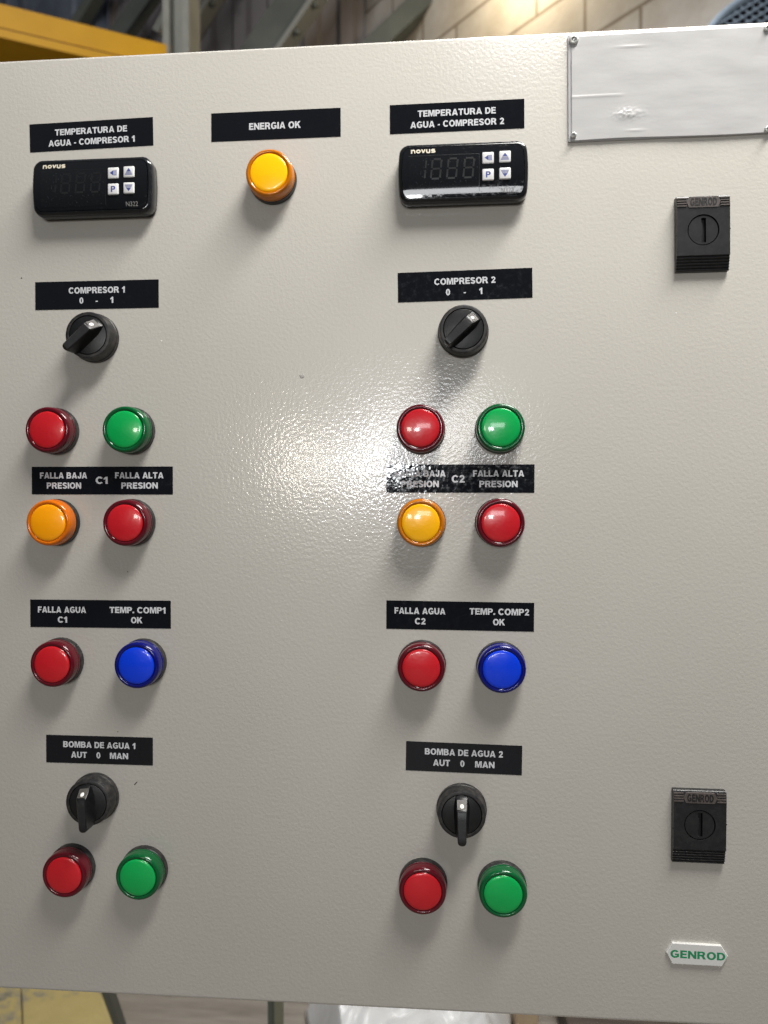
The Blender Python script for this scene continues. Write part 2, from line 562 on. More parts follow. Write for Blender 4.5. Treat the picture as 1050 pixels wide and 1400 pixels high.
def build_hall():
    # floor
    fm = mat('worn_plank_floor', (0.20, 0.17, 0.14), 0.6)
    v = mapping(fm, (1.2, 9.0, 1), (0, 0, math.radians(38)))
    g = noise_node(fm, 3.0, 6.0, 0.65, v)
    c = ramp(fm, g.outputs[0], [(0.28, (0.15, 0.13, 0.11)), (0.5, (0.28, 0.25, 0.215)), (0.75, (0.38, 0.345, 0.30))])
    wv = N(fm, 'ShaderNodeTexVoronoi')
    wv.inputs['Scale'].default_value = 2.6
    lk(fm, mapping(fm, (1.0, 2.0, 1), (0, 0, math.radians(38))), wv.inputs['Vector'])
    kn = ramp(fm, wv.outputs['Distance'], [(0.05, (0.35, 0.30, 0.27)), (0.13, (1, 1, 1))])
    mxx = N(fm, 'ShaderNodeMix')
    mxx.data_type = 'RGBA'
    mxx.blend_type = 'MULTIPLY'
    mxx.inputs[0].default_value = 1.0
    lk(fm, c, mxx.inputs[6])
    lk(fm, kn, mxx.inputs[7])
    lk(fm, mxx.outputs[2], bsdf(fm).inputs['Base Color'])
    bump(fm, g.outputs[0], 0.01, 0.4)
    bm = bmesh.new()
    bmesh.ops.create_grid(bm, x_segments=1, y_segments=1, size=20)
    tag(link('floor', bm, fm, loc=(0, 0, FLOOR_Z)), 'worn grey brown wooden floor under the cabinet', kind='structure')

    # corrugated cladding
    cm = mat('corrugated_cladding', (0.22, 0.205, 0.21), 0.5)
    color_noise(cm, 0.9, (0.19, 0.185, 0.20), (0.26, 0.235, 0.235), 0.3, 0.7, 4.0)
    bm = bmesh.new()
    Y = 4.72
    prof = []
    x = -9.0
    while x < 3.2:
        prof += [(x, 0), (x + 0.10, 0), (x + 0.13, 0.05), (x + 0.21, 0.05)]
        x += 0.24
    top_, bot_ = [], []
    for (xx, dd) in prof:
        bot_.append(bm.verts.new((xx, Y - dd, FLOOR_Z)))
        top_.append(bm.verts.new((xx, Y - dd, 7.5)))
    bt, bb = [], []
    for i in range(len(prof) - 1):
        bm.faces.new((bot_[i], bot_[i + 1], top_[i + 1], top_[i]))
    o = link('corrugated_wall', bm, cm)
    md = o.modifiers.new('thickness', 'SOLIDIFY')
    md.thickness = 0.01
    tag(o, 'grey corrugated metal wall far behind the cabinet', 'wall')

    # block wall on the right, running away to the left
    bw = mat('concrete_block_masonry', (0.40, 0.36, 0.30), 0.85)
    tcn = N(bw, 'ShaderNodeTexCoord')
    mp = N(bw, 'ShaderNodeMapping')
    mp.inputs['Rotation'].default_value = (math.radians(90), 0, 0)
    lk(bw, tcn.outputs['Object'], mp.inputs[0])
    br = N(bw, 'ShaderNodeTexBrick')
    br.inputs['Scale'].default_value = 1.0
    br.inputs['Brick Width'].default_value = 0.62
    br.inputs['Row Height'].default_value = 0.27
    br.inputs['Mortar Size'].default_value = 0.010
    br.inputs['Mortar Smooth'].default_value = 0.3
    br.inputs['Color1'].default_value = (0.46, 0.44, 0.41, 1)
    br.inputs['Color2'].default_value = (0.52, 0.495, 0.465, 1)
    br.inputs['Mortar'].default_value = (0.22, 0.185, 0.15, 1)
    lk(bw, mp.outputs[0], br.inputs['Vector'])
    st = noise_node(bw, 3.5, 6.0, 0.65)
    sm = ramp(bw, st.outputs[0], [(0.3, (0.72, 0.68, 0.62)), (0.6, (1, 1, 1))])
    mm = N(bw, 'ShaderNodeMix')
    mm.data_type = 'RGBA'
    mm.blend_type = 'MULTIPLY'
    mm.inputs[0].default_value = 1.0
    lk(bw, br.outputs['Color'], mm.inputs[6])
    lk(bw, sm, mm.inputs[7])
    lk(bw, mm.outputs[2], bsdf(bw).inputs['Base Color'])
    bump(bw, st.outputs[0], 0.02, 0.5)
    az = math.radians(-39.6)
    d = Vector((math.sin(az), math.cos(az), 0))
    P = at(820, 20, 3.2)
    a0 = 128  # degrees of the wall's own x axis, from left end to right end
    bm = bmesh.new()
    # local x runs along -d (towards the right and the viewer)
    t = (4.70 - P.y) / d.y
    far = P + d * t
    Lw = t + 3.0
    add_box(bm, 0, Lw, 0.0, 0.2, FLOOR_Z, 7.5)
    ang = math.atan2(-d.y, -d.x)
    o = link('block_wall', bm, bw, loc=(far.x, far.y, 0), rot=(0, 0, ang))
    tag(o, 'tan concrete block wall lit by a warm lamp behind the cabinet', 'wall')
    # the warm lamp on that wall, just above the picture
    q = at(735, -95, 3.2)
    nrm = Vector((d.y, -d.x, 0)) * -1
    if nrm.y > 0:
        nrm = -nrm
    # place on wall plane: solve
    dr = ray(735, -70)
    C = Vector((0, -CAM_D, 0))
    tt = (P - C).dot(nrm) / dr.dot(nrm)
    q = C + dr * tt
    root = empty('wall_lamp', q)
    tag(root, 'small warm lamp fixed on the block wall', 'lamp')
    bm = bmesh.new()
    add_lathe(bm, [(0.1, 0), (60, 0), (60, 20), (75, 60), (70, 60), (55, 25), (0.1, 25)], 24)
    o = link('lamp_shade', bm, mat('lamp_metal', (0.3, 0.3, 0.3), 0.4, 0.8), root, smooth=40)
    o.rotation_euler = (0, 0, math.atan2(nrm.x, -nrm.y) )
    bm = bmesh.new()
    bmesh.ops.create_uvsphere(bm, u_segments=16, v_segments=10, radius=0.035)
    o = link('bulb', bm, mat('lit_bulb', (1, 0.9, 0.7), 0.4, emit=(1.0, 0.78, 0.45), emit_s=40.0), root, loc=nrm * 0.06, smooth=60)
    l = bpy.data.lights.new('wall_lamp_light', 'POINT')
    l.energy = 22.0
    l.color = (1.0, 0.80, 0.50)
    l.shadow_soft_size = 0.05
    lo = bpy.data.objects.new('wall_lamp_light', l)
    COL.objects.link(lo)
    lo.location = q + nrm * 0.30 + Vector((0, 0, -0.02))

    # steel column
    gm = mat('grey_green_steel', (0.25, 0.255, 0.225), 0.45)
    color_noise(gm, 6.0, (0.22, 0.225, 0.20), (0.29, 0.29, 0.26))
    a, b = at(231, 40, COL_Y), at(266, 40, COL_Y)
    bm = bmesh.new()
    wd = b.x - a.x
    add_box(bm, 0, 0.035, -0.09, 0.09, FLOOR_Z, 7.5)
    add_box(bm, wd - 0.035, wd, -0.09, 0.09, FLOOR_Z, 7.5)
    add_box(bm, 0.035, wd - 0.035, -0.02, 0.02, FLOOR_Z, 7.5)
    tag(link('steel_column', bm, gm, loc=(a.x, a.y, 0)), 'pale grey green upright steel column at the end of the yellow girder', 'column')

    # dark diagonal braces
    dm = mat('dark_green_steel', (0.075, 0.085, 0.078), 0.45)
    color_noise(dm, 5.0, (0.065, 0.074, 0.068), (0.09, 0.10, 0.09))
    lm = mat('brace_flange_steel', (0.20, 0.21, 0.20), 0.45)

    def brace(name, p0, p1, Y0, width_px, label, flange):
        A, B = at(*p0, Y0), at(*p1, Y0)
        dd = (B - A).normalized()
        A2, B2 = A - dd * 1.2, B + dd * 1.6
        sc = (Y0 + CAM_D) / F_PX
        w = width_px * sc
        bm = bmesh.new()
        n_ = Vector((0, 1, 0))
        bar(bm, A2, B2, 0.10, w, up=n_.cross(dd), mi=0)
        root = link(name, bm, dm)
        tag(root, label, 'brace', 'diagonal steel braces')
        if flange:
            side = n_.cross(dd).normalized()
            if side.x < 0:
                side = -side
            bm = bmesh.new()
            off = side * (w / 2 + 0.014)
            bar(bm, A2 + off, B2 + off, 0.16, 0.028, up=n_.cross(dd), mi=0)
            link('flange', bm, lm, root)
            k = 0.2
            while k < (B2 - A2).length:
                bm = bmesh.new()
                c_ = A2 + dd * k + off + side * 0.03
                bmesh.ops.create_icosphere(bm, subdivisions=2, radius=0.022, matrix=Matrix.Translation(c_ + Vector((0, -0.05, 0))))
                link('bolt', bm, dm, root, smooth=50)
                k += 0.19
        return root
    brace('diagonal_brace', (365, 60), (406, 0), 4.2, 43, 'broad dark green diagonal brace with bolted flange', True)
    brace('diagonal_brace', (527, 52), (582, 0), 4.2, 27, 'dark diagonal brace beside the block wall', False)
    brace('diagonal_brace', (268, 32), (288, 0), 4.4, 5, 'thin bolted diagonal brace right of the pale column', True)
    brace('diagonal_brace', (170, 42), (200, 0), 4.4, 22, 'dark diagonal brace left of the pale column', False)
    brace('diagonal_brace', (112, 26), (128, 0), 4.4, 12, 'slim dark diagonal brace above the yellow girder', False)
    bm = bmesh.new()
    A, B = at(214, 45, 4.25), at(236, 5, 4.25)
    bar(bm, A, B + (B - A) * 2, 0.05, 0.045, up=Vector((0, 1, 0)).cross((B - A).normalized()))
    tag(link('grey_strut', bm, lm), 'short pale strut leaning against the column', 'strut')
    # dark blue tarpaulin like sheeting left
    hm = mat('blue_grey_sheeting', (0.10, 0.12, 0.16), 0.5)
    color_noise(hm, 3.0, (0.075, 0.09, 0.125), (0.15, 0.175, 0.22), 0.3, 0.7, 4.0)
    bm = bmesh.new()
    A, B = at(-140, 100, 4.6), at(150, -40, 4.6)
    nx = 60
    rows = [[bm.verts.new((A.x + (B.x - A.x) * i / nx, 4.56 + 0.05 * math.sin(i * 1.3) + 0.03 * math.sin(i * 2.9 + j), z))
             for i in range(nx + 1)] for j, z in enumerate((A.z - 1.0, (A.z + B.z) / 2, B.z + 1.2))]
    for j in range(2):
        for i in range(nx):
            bm.faces.new((rows[j][i], rows[j][i + 1], rows[j + 1][i + 1], rows[j + 1][i]))
    o = link('hanging_sheet', bm, hm, smooth=60)
    md = o.modifiers.new('thickness', 'SOLIDIFY')
    md.thickness = 0.008
    tag(o, 'dark blue grey pleated sheet hanging behind the yellow girder', 'sheet')

    # yellow crane girder
    ym = mat('yellow_crane_paint', (0.70, 0.37, 0.010), 0.5, spec=0.25)
    color_noise(ym, 4.0, (0.58, 0.30, 0.006), (0.66, 0.35, 0.010), 0.3, 0.7, 4.0)
    yd = mat('brown_seam', (0.16, 0.075, 0.02), 0.6)
    az2 = math.radians(59.7)
    g = Vector((math.sin(az2), math.cos(az2), 0))
    A = at(0, 5, 3.0)
    root = empty('crane_girder', A)
    tag(root, 'yellow crane girder with lattice braces above the left of the cabinet', 'crane')
    sc = (3.0 + CAM_D) / F_PX
    hgt = 33 * sc
    s = Vector((g.y, -g.x, 0))  # towards the viewer side
    if s.y > 0:
        s = -s
    col_pt = at(231, 62, 4.4)
    e0 = ray(233, 62)
    # where the girder meets the column in plan
    num = (C.x - A.x) * e0.y - (C.y - A.y) * e0.x
    Lg = num / (g.x * e0.y - g.y * e0.x)
    def gb(name, u0, u1, dz0, dz1, o0, o1, m):
        bm = bmesh.new()
        p0, p1 = g * u0, g * u1
        loops = []
        for p in (p0, p1):
            loops.append([p + s * o0 + Vector((0, 0, dz0)), p + s * o1 + Vector((0, 0, dz0)), p + s * o1 + Vector((0, 0, dz1)), p + s * o0 + Vector((0, 0, dz1))])
        loft(bm, loops)
        return link(name, bm, m, root)
    gb('girder_web', -2.5, Lg, -hgt, 0, -0.25, 0.0, ym)
    gb('girder_seam', -2.5, Lg, -hgt - 0.012, -hgt - 0.001, -0.20, -0.004, yd)
    gb('lower_flange', -2.5, Lg, -hgt - 0.052, -hgt - 0.013, -0.25, 0.012, ym)
    gb('lower_chord', -2.5, Lg, -hgt - 0.26, -hgt - 0.16, -0.85, -0.60, ym)
    for k in range(9):
        bm = bmesh.new()
        u = -1.0 + k * 0.42
        p0 = g * u + s * -0.12 + Vector((0, 0, -hgt - 0.055))
        p1 = g * (u + (0.21 if k % 2 else -0.21)) + s * -0.30 + Vector((0, 0, -hgt - 0.36))
        bar(bm, p0, p1, 0.05, 0.05, up=Vector((0.2, 1, 0)))
        link('lattice_brace', bm, ym, root)

    # fan guard at the top right
    fm2 = mat('blue_grey_wire', (0.24, 0.30, 0.37), 0.4, 0.2)
    fd = mat('fan_drum_black', (0.045, 0.05, 0.058), 0.6)  # even near-black colour of the drum
    Yf = 2.4
    c = at(1075, 108, Yf)
    sc = (Yf + CAM_D) / F_PX
    R = 118 * sc
    root = empty('wall_fan', c)
    tag(root, 'round fan with blue grey rim and wire guard on the block wall', 'fan')
    bm = bmesh.new()
    segs, sec = 96, 12
    rr = 6.5 * sc
    ring = []
    for i in range(segs):
        th = 2 * math.pi * i / segs
        ring.append([Vector(((R + rr * math.cos(2 * math.pi * j / sec)) * math.cos(th), rr * math.sin(2 * math.pi * j / sec), (R + rr * math.cos(2 * math.pi * j / sec)) * math.sin(th))) for j in range(sec)])
    vs = [[bm.verts.new(p) for p in lp] for lp in ring]
    for i in range(segs):
        for j in range(sec):
            bm.faces.new((vs[i][j], vs[(i + 1) % segs][j], vs[(i + 1) % segs][(j + 1) % sec], vs[i][(j + 1) % sec]))
    bmesh.ops.recalc_face_normals(bm, faces=bm.faces)
    link('guard_rim', bm, fm2, root, smooth=60)
    bm = bmesh.new()
    st_ = 9 * sc
    for ang in (math.radians(30), math.radians(-40)):
        dx, dz = math.cos(ang), math.sin(ang)
        k = -R
        while k < R:
            h_ = math.sqrt(max(R * R - k * k, 0))
            if h_ > 0.01:
                a_ = Vector((-dz * k - dx * h_, -0.01 if ang > 0 else -0.006, dx * k - dz * h_))
                b_ = Vector((-dz * k + dx * h_, -0.01 if ang > 0 else -0.006, dx * k + dz * h_))
                bar(bm, a_, b_, 0.006, 0.006, up=Vector((0, 1, 0)))
            k += st_
    link('wire_guard', bm, fm2, root)
    bm = bmesh.new()
    add_lathe(bm, [(0.1, -120), (R / MM * 0.98, -120), (R / MM * 0.98, -15), (R / MM * 0.93, -15), (R / MM * 0.93, -110), (0.1, -110)], 64)
    link('fan_drum', bm, fd, root, smooth=40)

    # ---- below the cabinet
    yb = mat('worn_yellow_board_paint', (0.40, 0.27, 0.07), 0.65)
    v = mapping(yb, (3, 3, 3))
    n_ = noise_node(yb, 3.0, 7.0, 0.7, v)
    c_ = ramp(yb, n_.outputs[0], [(0.36, (0.16, 0.145, 0.10)), (0.44, (0.30, 0.27, 0.19)), (0.50, (0.47, 0.375, 0.15)), (0.8, (0.56, 0.46, 0.20))])
    lk(yb, c_, bsdf(yb).inputs['Base Color'])
    bump(yb, n_.outputs[0], 0.006, 0.5)

    def fl(px, py, z=FLOOR_Z):
        dd = ray(px, py)
        t_ = z / dd.z
        return C + dd * t_
    root = empty('painted_board', (fl(60, 1380).x, fl(60, 1380).y, FLOOR_Z))
    tag(root, 'worn yellow painted board lying on the floor below the cabinet', 'board')
    bm = bmesh.new()
    zt = FLOOR_Z + 0.05
    q0, q1, q2, q3 = fl(-160, 1330, zt), fl(27, 1330, zt), fl(33, 1470, zt), fl(-160, 1470, zt)
    r0, r1, r2, r3 = fl(29, 1330, zt), fl(142, 1330, zt), fl(196, 1470, zt), fl(35, 1470, zt)
    o0 = root.location
    for qs, nm in (((q0, q1, q2, q3), 'board_plank'), ((r0, r1, r2, r3), 'board_plank')):
        bm = bmesh.new()
        loft(bm, [[p - o0 + Vector((0, 0, FLOOR_Z - zt + 0.002)) for p in qs], [p - o0 for p in qs]])
        link(nm, bm, yb, root)
    # stand legs
    sm_ = mat('stand_green_steel', (0.11, 0.125, 0.10), 0.45)
    sm2 = mat('stand_lit_olive_steel', (0.22, 0.22, 0.15), 0.5)  # right half of the upright leg, its lit tone put into the colour
    root = empty('cabinet_stand', (0, 0.45, FLOOR_Z))
    tag(root, 'green painted steel stand under the cabinet with two legs in view', 'stand')
    rl = Vector(root.location)
    a_, b_ = at(147.5, 1354, 0.70), fl(190, 1475)
    bm = bmesh.new()
    bar(bm, a_ + (a_ - b_) * 0.25 - rl, b_ - rl, 0.014, 0.014, up=Vector((0, 1, 0)))
    link('leg', bm, sm_, root)
    g_ = at(377, 1390, 0.60)
    bm = bmesh.new()
    hw = 0.0115
    add_box(bm, g_.x - hw - rl.x, g_.x - hw * 0.1 - rl.x, g_.y - rl.y, g_.y + 0.03 - rl.y, 0.0, -0.32 - FLOOR_Z, 0)
    add_box(bm, g_.x - hw * 0.1 - rl.x, g_.x + hw - rl.x, g_.y - 0.004 - rl.y, g_.y + 0.0 - rl.y, 0.0, -0.32 - FLOOR_Z, 1)
    link('leg', bm, [sm_, sm2], root)
    bm = bmesh.new()
    add_box(bm, -0.20 - rl.x, 0.10 - rl.x, 0.12 - rl.y, 0.24 - rl.y, -0.335 - FLOOR_Z, -0.306 - FLOOR_Z)
    link('top_rail', bm, sm_, root)
    # crumpled silvery sheet
    sh = mat('silvery_plastic_sheet', (0.78, 0.79, 0.80), 0.30, 0.0)
    p0, p1 = fl(405, 1375, FLOOR_Z + 0.1), fl(680, 1450, FLOOR_Z + 0.1)
    bm = bmesh.new()
    nx, ny = 90, 60
    pa, pb, pc, pd = fl(418, 1330, FLOOR_Z + .1), fl(700, 1330, FLOOR_Z + .1), fl(690, 1480, FLOOR_Z + .1), fl(452, 1480, FLOOR_Z + .1)
    grid = []
    for j in range(ny + 1):
        row = []
        for i in range(nx + 1):
            u, v_ = i / nx, j / ny
            p = (pa * (1 - u) + pb * u) * (1 - v_) + (pd * (1 - u) + pc * u) * v_
            edge = min(1, u / 0.12, (1 - u) / 0.12)
            w_ = noise.noise(Vector((p.x * 5, p.y * 3, 0.3))) * 0.06 + abs(noise.noise(Vector((p.x * 7 + p.y * 9, p.y * 5 - p.x * 3, 4.3)))) * 0.035 + abs(noise.noise(Vector((p.x * 21 - p.y * 13, p.y * 11 + p.x * 6, 2.3)))) * 0.022
            row.append(bm.verts.new((p.x, p.y, FLOOR_Z + 0.01 + edge * (0.08 + w_))))
        grid.append(row)
    for j in range(ny):
        for i in range(nx):
            bm.faces.new((grid[j][i], grid[j][i + 1], grid[j + 1][i + 1], grid[j + 1][i]))
    o = link('plastic_sheet', bm, sh, smooth=35)
    md = o.modifiers.new('thickness', 'SOLIDIFY')
    md.thickness = 0.002
    tag(o, 'crumpled shiny silvery plastic sheet on the floor under the cabinet', 'plastic sheet')
    cb = mat('cardboard', (0.42, 0.31, 0.20), 0.8)
    color_noise(cb, 20, (0.38, 0.28, 0.18), (0.46, 0.35, 0.23))
    p = fl(716, 1400)
    root = empty('cardboard_box', (p.x, p.y, FLOOR_Z), (0, 0, 0.1))
    tag(root, 'small tan cardboard box at the right end of the silvery sheet', 'box')
    bm = bmesh.new()
    add_box(bm, -0.025, 0.022, -0.05, 0.25, 0.0, 0.10, bevel=0.002)
    link('box_body', bm, cb, root)
    bm = bmesh.new()
    add_box(bm, -0.026, 0.023, -0.052, 0.10, 0.1005, 0.1035)
    link('box_flap', bm, cb, root)
    wb = mat('dark_timber', (0.085, 0.065, 0.05), 0.7)
    color_noise(wb, 8, (0.06, 0.045, 0.035), (0.12, 0.10, 0.08), vec=mapping(wb, (1, 8, 8)))
    p = fl(800, 1400)
    bm = bmesh.new()
    add_box(bm, 0, 0.6, -0.3, 0.3, 0, 0.09, bevel=0.004)
    tag(link('timber_block', bm, wb, loc=(p.x - 0.06, p.y + 0.1, FLOOR_Z)), 'dark timber block beside the small cardboard box', 'timber')


build_hall()

# ------------------------------------------------------------------ the cabinet
DX0, DX1, DZ0, DZ1 = -0.306, 0.198, -0.3045, 0.2725
cabinet = empty('control_cabinet', (0, 0, 0))
tag(cabinet, 'beige grey electrical control cabinet with rows of coloured pilot lights on its door', 'control cabinet')

bm = bmesh.new()
add_box(bm, DX0, DX1, 0.0, 0.018, DZ0, DZ1, bevel=0.0022, seg=4)
door = link('cabinet_door', bm, paint, cabinet, smooth=30)
bm = bmesh.new()
add_box(bm, DX0 + 0.012, DX1 - 0.012, 0.021, 0.20, DZ0 + 0.012, DZ1 - 0.012, bevel=0.003)
body = link('cabinet_body', bm, cab_paint, cabinet, smooth=30)

# small blemishes of the paint
def blemish(x, z, r, m, label, flat=0.25, ang=0.0, ln=1.0):
    bm = bmesh.new()
    bmesh.ops.create_icosphere(bm, subdivisions=2, radius=1.0)
    rnd = random.Random(int(x * 13 + z * 7))
    for v in bm.verts:
        v.co *= 1 + rnd.uniform(-0.15, 0.15)
        v.co = Vector((v.co.x * r * ln * MM, v.co.y * r * flat * MM, v.co.z * r * MM))
    o = link('paint_blemish', bm, m, cabinet, (x * MM, 0, z * MM), smooth=60, rot=(0, ang, 0))
    tag(o, label)
chip_m = mat('chipped_paint', (0.40, 0.385, 0.355), 0.5)
speck_m = mat('dark_speck', (0.05, 0.045, 0.04), 0.6)
white_speck = mat('white_speck', (0.75, 0.74, 0.70), 0.4)
blemish(-87.5, 75.6, 1.5, chip_m, 'round chip in the paint left of the bright reflection', 0.12)
blemish(-191.8, -172.6, 0.35, speck_m, 'short dark scratch right of the lower left switch', 0.3, -0.8, 4.5)
blemish(-262.5, 138.6, 0.45, speck_m, 'dark speck at the upper left of the strip reading COMPRESOR 1')
blemish(-203, -141.0, 0.35, speck_m, 'dark speck above the strip reading BOMBA DE AGUA 1')
blemish(-196, -42.4, 0.35, speck_m, 'dark speck below the lower red light of the first group')
blemish(130.5, 108.3, 0.5, white_speck, 'white speck below the upper lock')
blemish(-174, 98.2, 0.5, white_speck, 'white speck right of the upper left switch')

# ---------------- pilot lights
SEG = 80
def build_pilot():
    bm = bmesh.new()
    add_lathe(bm, [(10.0, 0.0), (14.35, 0.0), (14.4, 0.4), (14.35, 3.1), (14.25, 3.8), (14.05, 4.1), (13.5, 4.1), (13.4, 2.5)], SEG)
    b = bm
    # cap: side wall with the moulded steps and thick front rim
    cap = bmesh.new()
    side = [(13.15, 2.8), (13.30, 4.6), (13.55, 4.7), (13.60, 5.5), (13.35, 5.65), (13.30, 7.0), (13.42, 7.15), (13.40, 8.8)]
    rim = [(13.38, 8.9), (13.36, 10.4), (13.2, 11.3), (12.85, 11.95), (12.3, 12.3), (11.7, 12.35), (11.1, 12.15), (10.7, 11.7), (10.62, 10.5)]
    prof = [(r * 1.04, h) for r, h in side + rim]
    ns = len(side)
    add_lathe(cap, prof, SEG, mi_fn=lambda j: 0 if j < ns - 1 else 1)
    disc = bmesh.new()
    dp = [(10.55, 10.4), (10.5, 11.9), (10.3, 12.2), (9.95, 12.38)]
    for k in range(1, 9):
        r = 9.95 * (1 - k / 8)
        dp.append((r, 12.38 + 0.75 * (1 - (r / 9.95) ** 2)))
    add_lathe(disc, [(r * 1.05, h) for r, h in dp], SEG)
    return b, cap, disc


PROTO = {}
def pilot(x, z, colour, label, glow=0.0):
    if not PROTO:
        meshes = []
        for nm, bm_ in zip(('pilot_light', 'lens_cap', 'lens_face'), build_pilot()):
            me = bpy.data.meshes.new(nm)
            bm_.to_mesh(me)
            bm_.free()
            me.polygons.foreach_set('use_smooth', [True] * len(me.polygons))
            me.set_sharp_from_angle(angle=math.radians(32))
            meshes.append(me)
        PROTO['m'] = meshes
    me0, me1, me2 = PROTO['m']
    if (colour, glow) not in PROTO:
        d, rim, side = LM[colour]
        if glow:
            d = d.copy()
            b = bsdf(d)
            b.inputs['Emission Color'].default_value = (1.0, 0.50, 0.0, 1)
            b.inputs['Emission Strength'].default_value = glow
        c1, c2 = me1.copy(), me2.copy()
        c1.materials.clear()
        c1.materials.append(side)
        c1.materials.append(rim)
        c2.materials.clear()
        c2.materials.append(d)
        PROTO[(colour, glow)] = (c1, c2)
    if not me0.materials:
        me0.materials.append(bezel_m)
    c1, c2 = PROTO[(colour, glow)]
    base = bpy.data.objects.new('pilot_light', me0)
    COL.objects.link(base)
    base.parent = cabinet
    base.location = (x * MM, 0, z * MM)
    base.rotation_euler = (0, random.uniform(0, 6.28), 0)
    tag(base, label, group='round pilot lights on the cabinet door')
    for nm, me in (('lens_cap', c1), ('lens_face', c2)):
        o = bpy.data.objects.new(nm, me)
        COL.objects.link(o)
        o.parent = base
    return base


pilot(-104.5, 192.5, 'yellow', 'yellow pilot light under the strip reading ENERGIA OK', 0.22)
pilot(-240.5, 43.8, 'red', 'red pilot light above FALLA BAJA PRESION of C1')
pilot(-192.5, 43.6, 'green', 'green pilot light above FALLA ALTA PRESION of C1')
pilot(-240.4, -12.1, 'orange', 'orange pilot light under FALLA BAJA PRESION of C1')
pilot(-192.6, -12.2, 'red', 'red pilot light under FALLA ALTA PRESION of C1')
pilot(-16.3, 42.6, 'red', 'red pilot light above FALLA BAJA PRESION of C2')
pilot(29.8, 42.5, 'green', 'green pilot light above FALLA ALTA PRESION of C2')
pilot(-16.1, -12.2, 'yellow', 'amber pilot light under FALLA BAJA PRESION of C2')
pilot(29.7, -12.2, 'red', 'red pilot light under FALLA ALTA PRESION of C2')
pilot(-238.6, -97.6, 'red', 'red pilot light under FALLA AGUA C1')
pilot(-186.1, -97.5, 'blue', 'blue pilot light under TEMP. COMP1 OK')
pilot(-16.0, -96.3, 'red', 'red pilot light under FALLA AGUA C2')
pilot(30.4, -96.4, 'blue', 'blue pilot light under TEMP. COMP2 OK')
pilot(-232.1, -225.3, 'red', 'red pilot light under the switch for BOMBA DE AGUA 1')
pilot(-186.1, -224.9, 'green', 'green pilot light right of the red one below BOMBA DE AGUA 1')
pilot(-15.4, -226.5, 'red', 'dull red pilot light under the switch for BOMBA DE AGUA 2')
pilot(31.1, -226.3, 'green', 'green pilot light right of the red one below BOMBA DE AGUA 2')


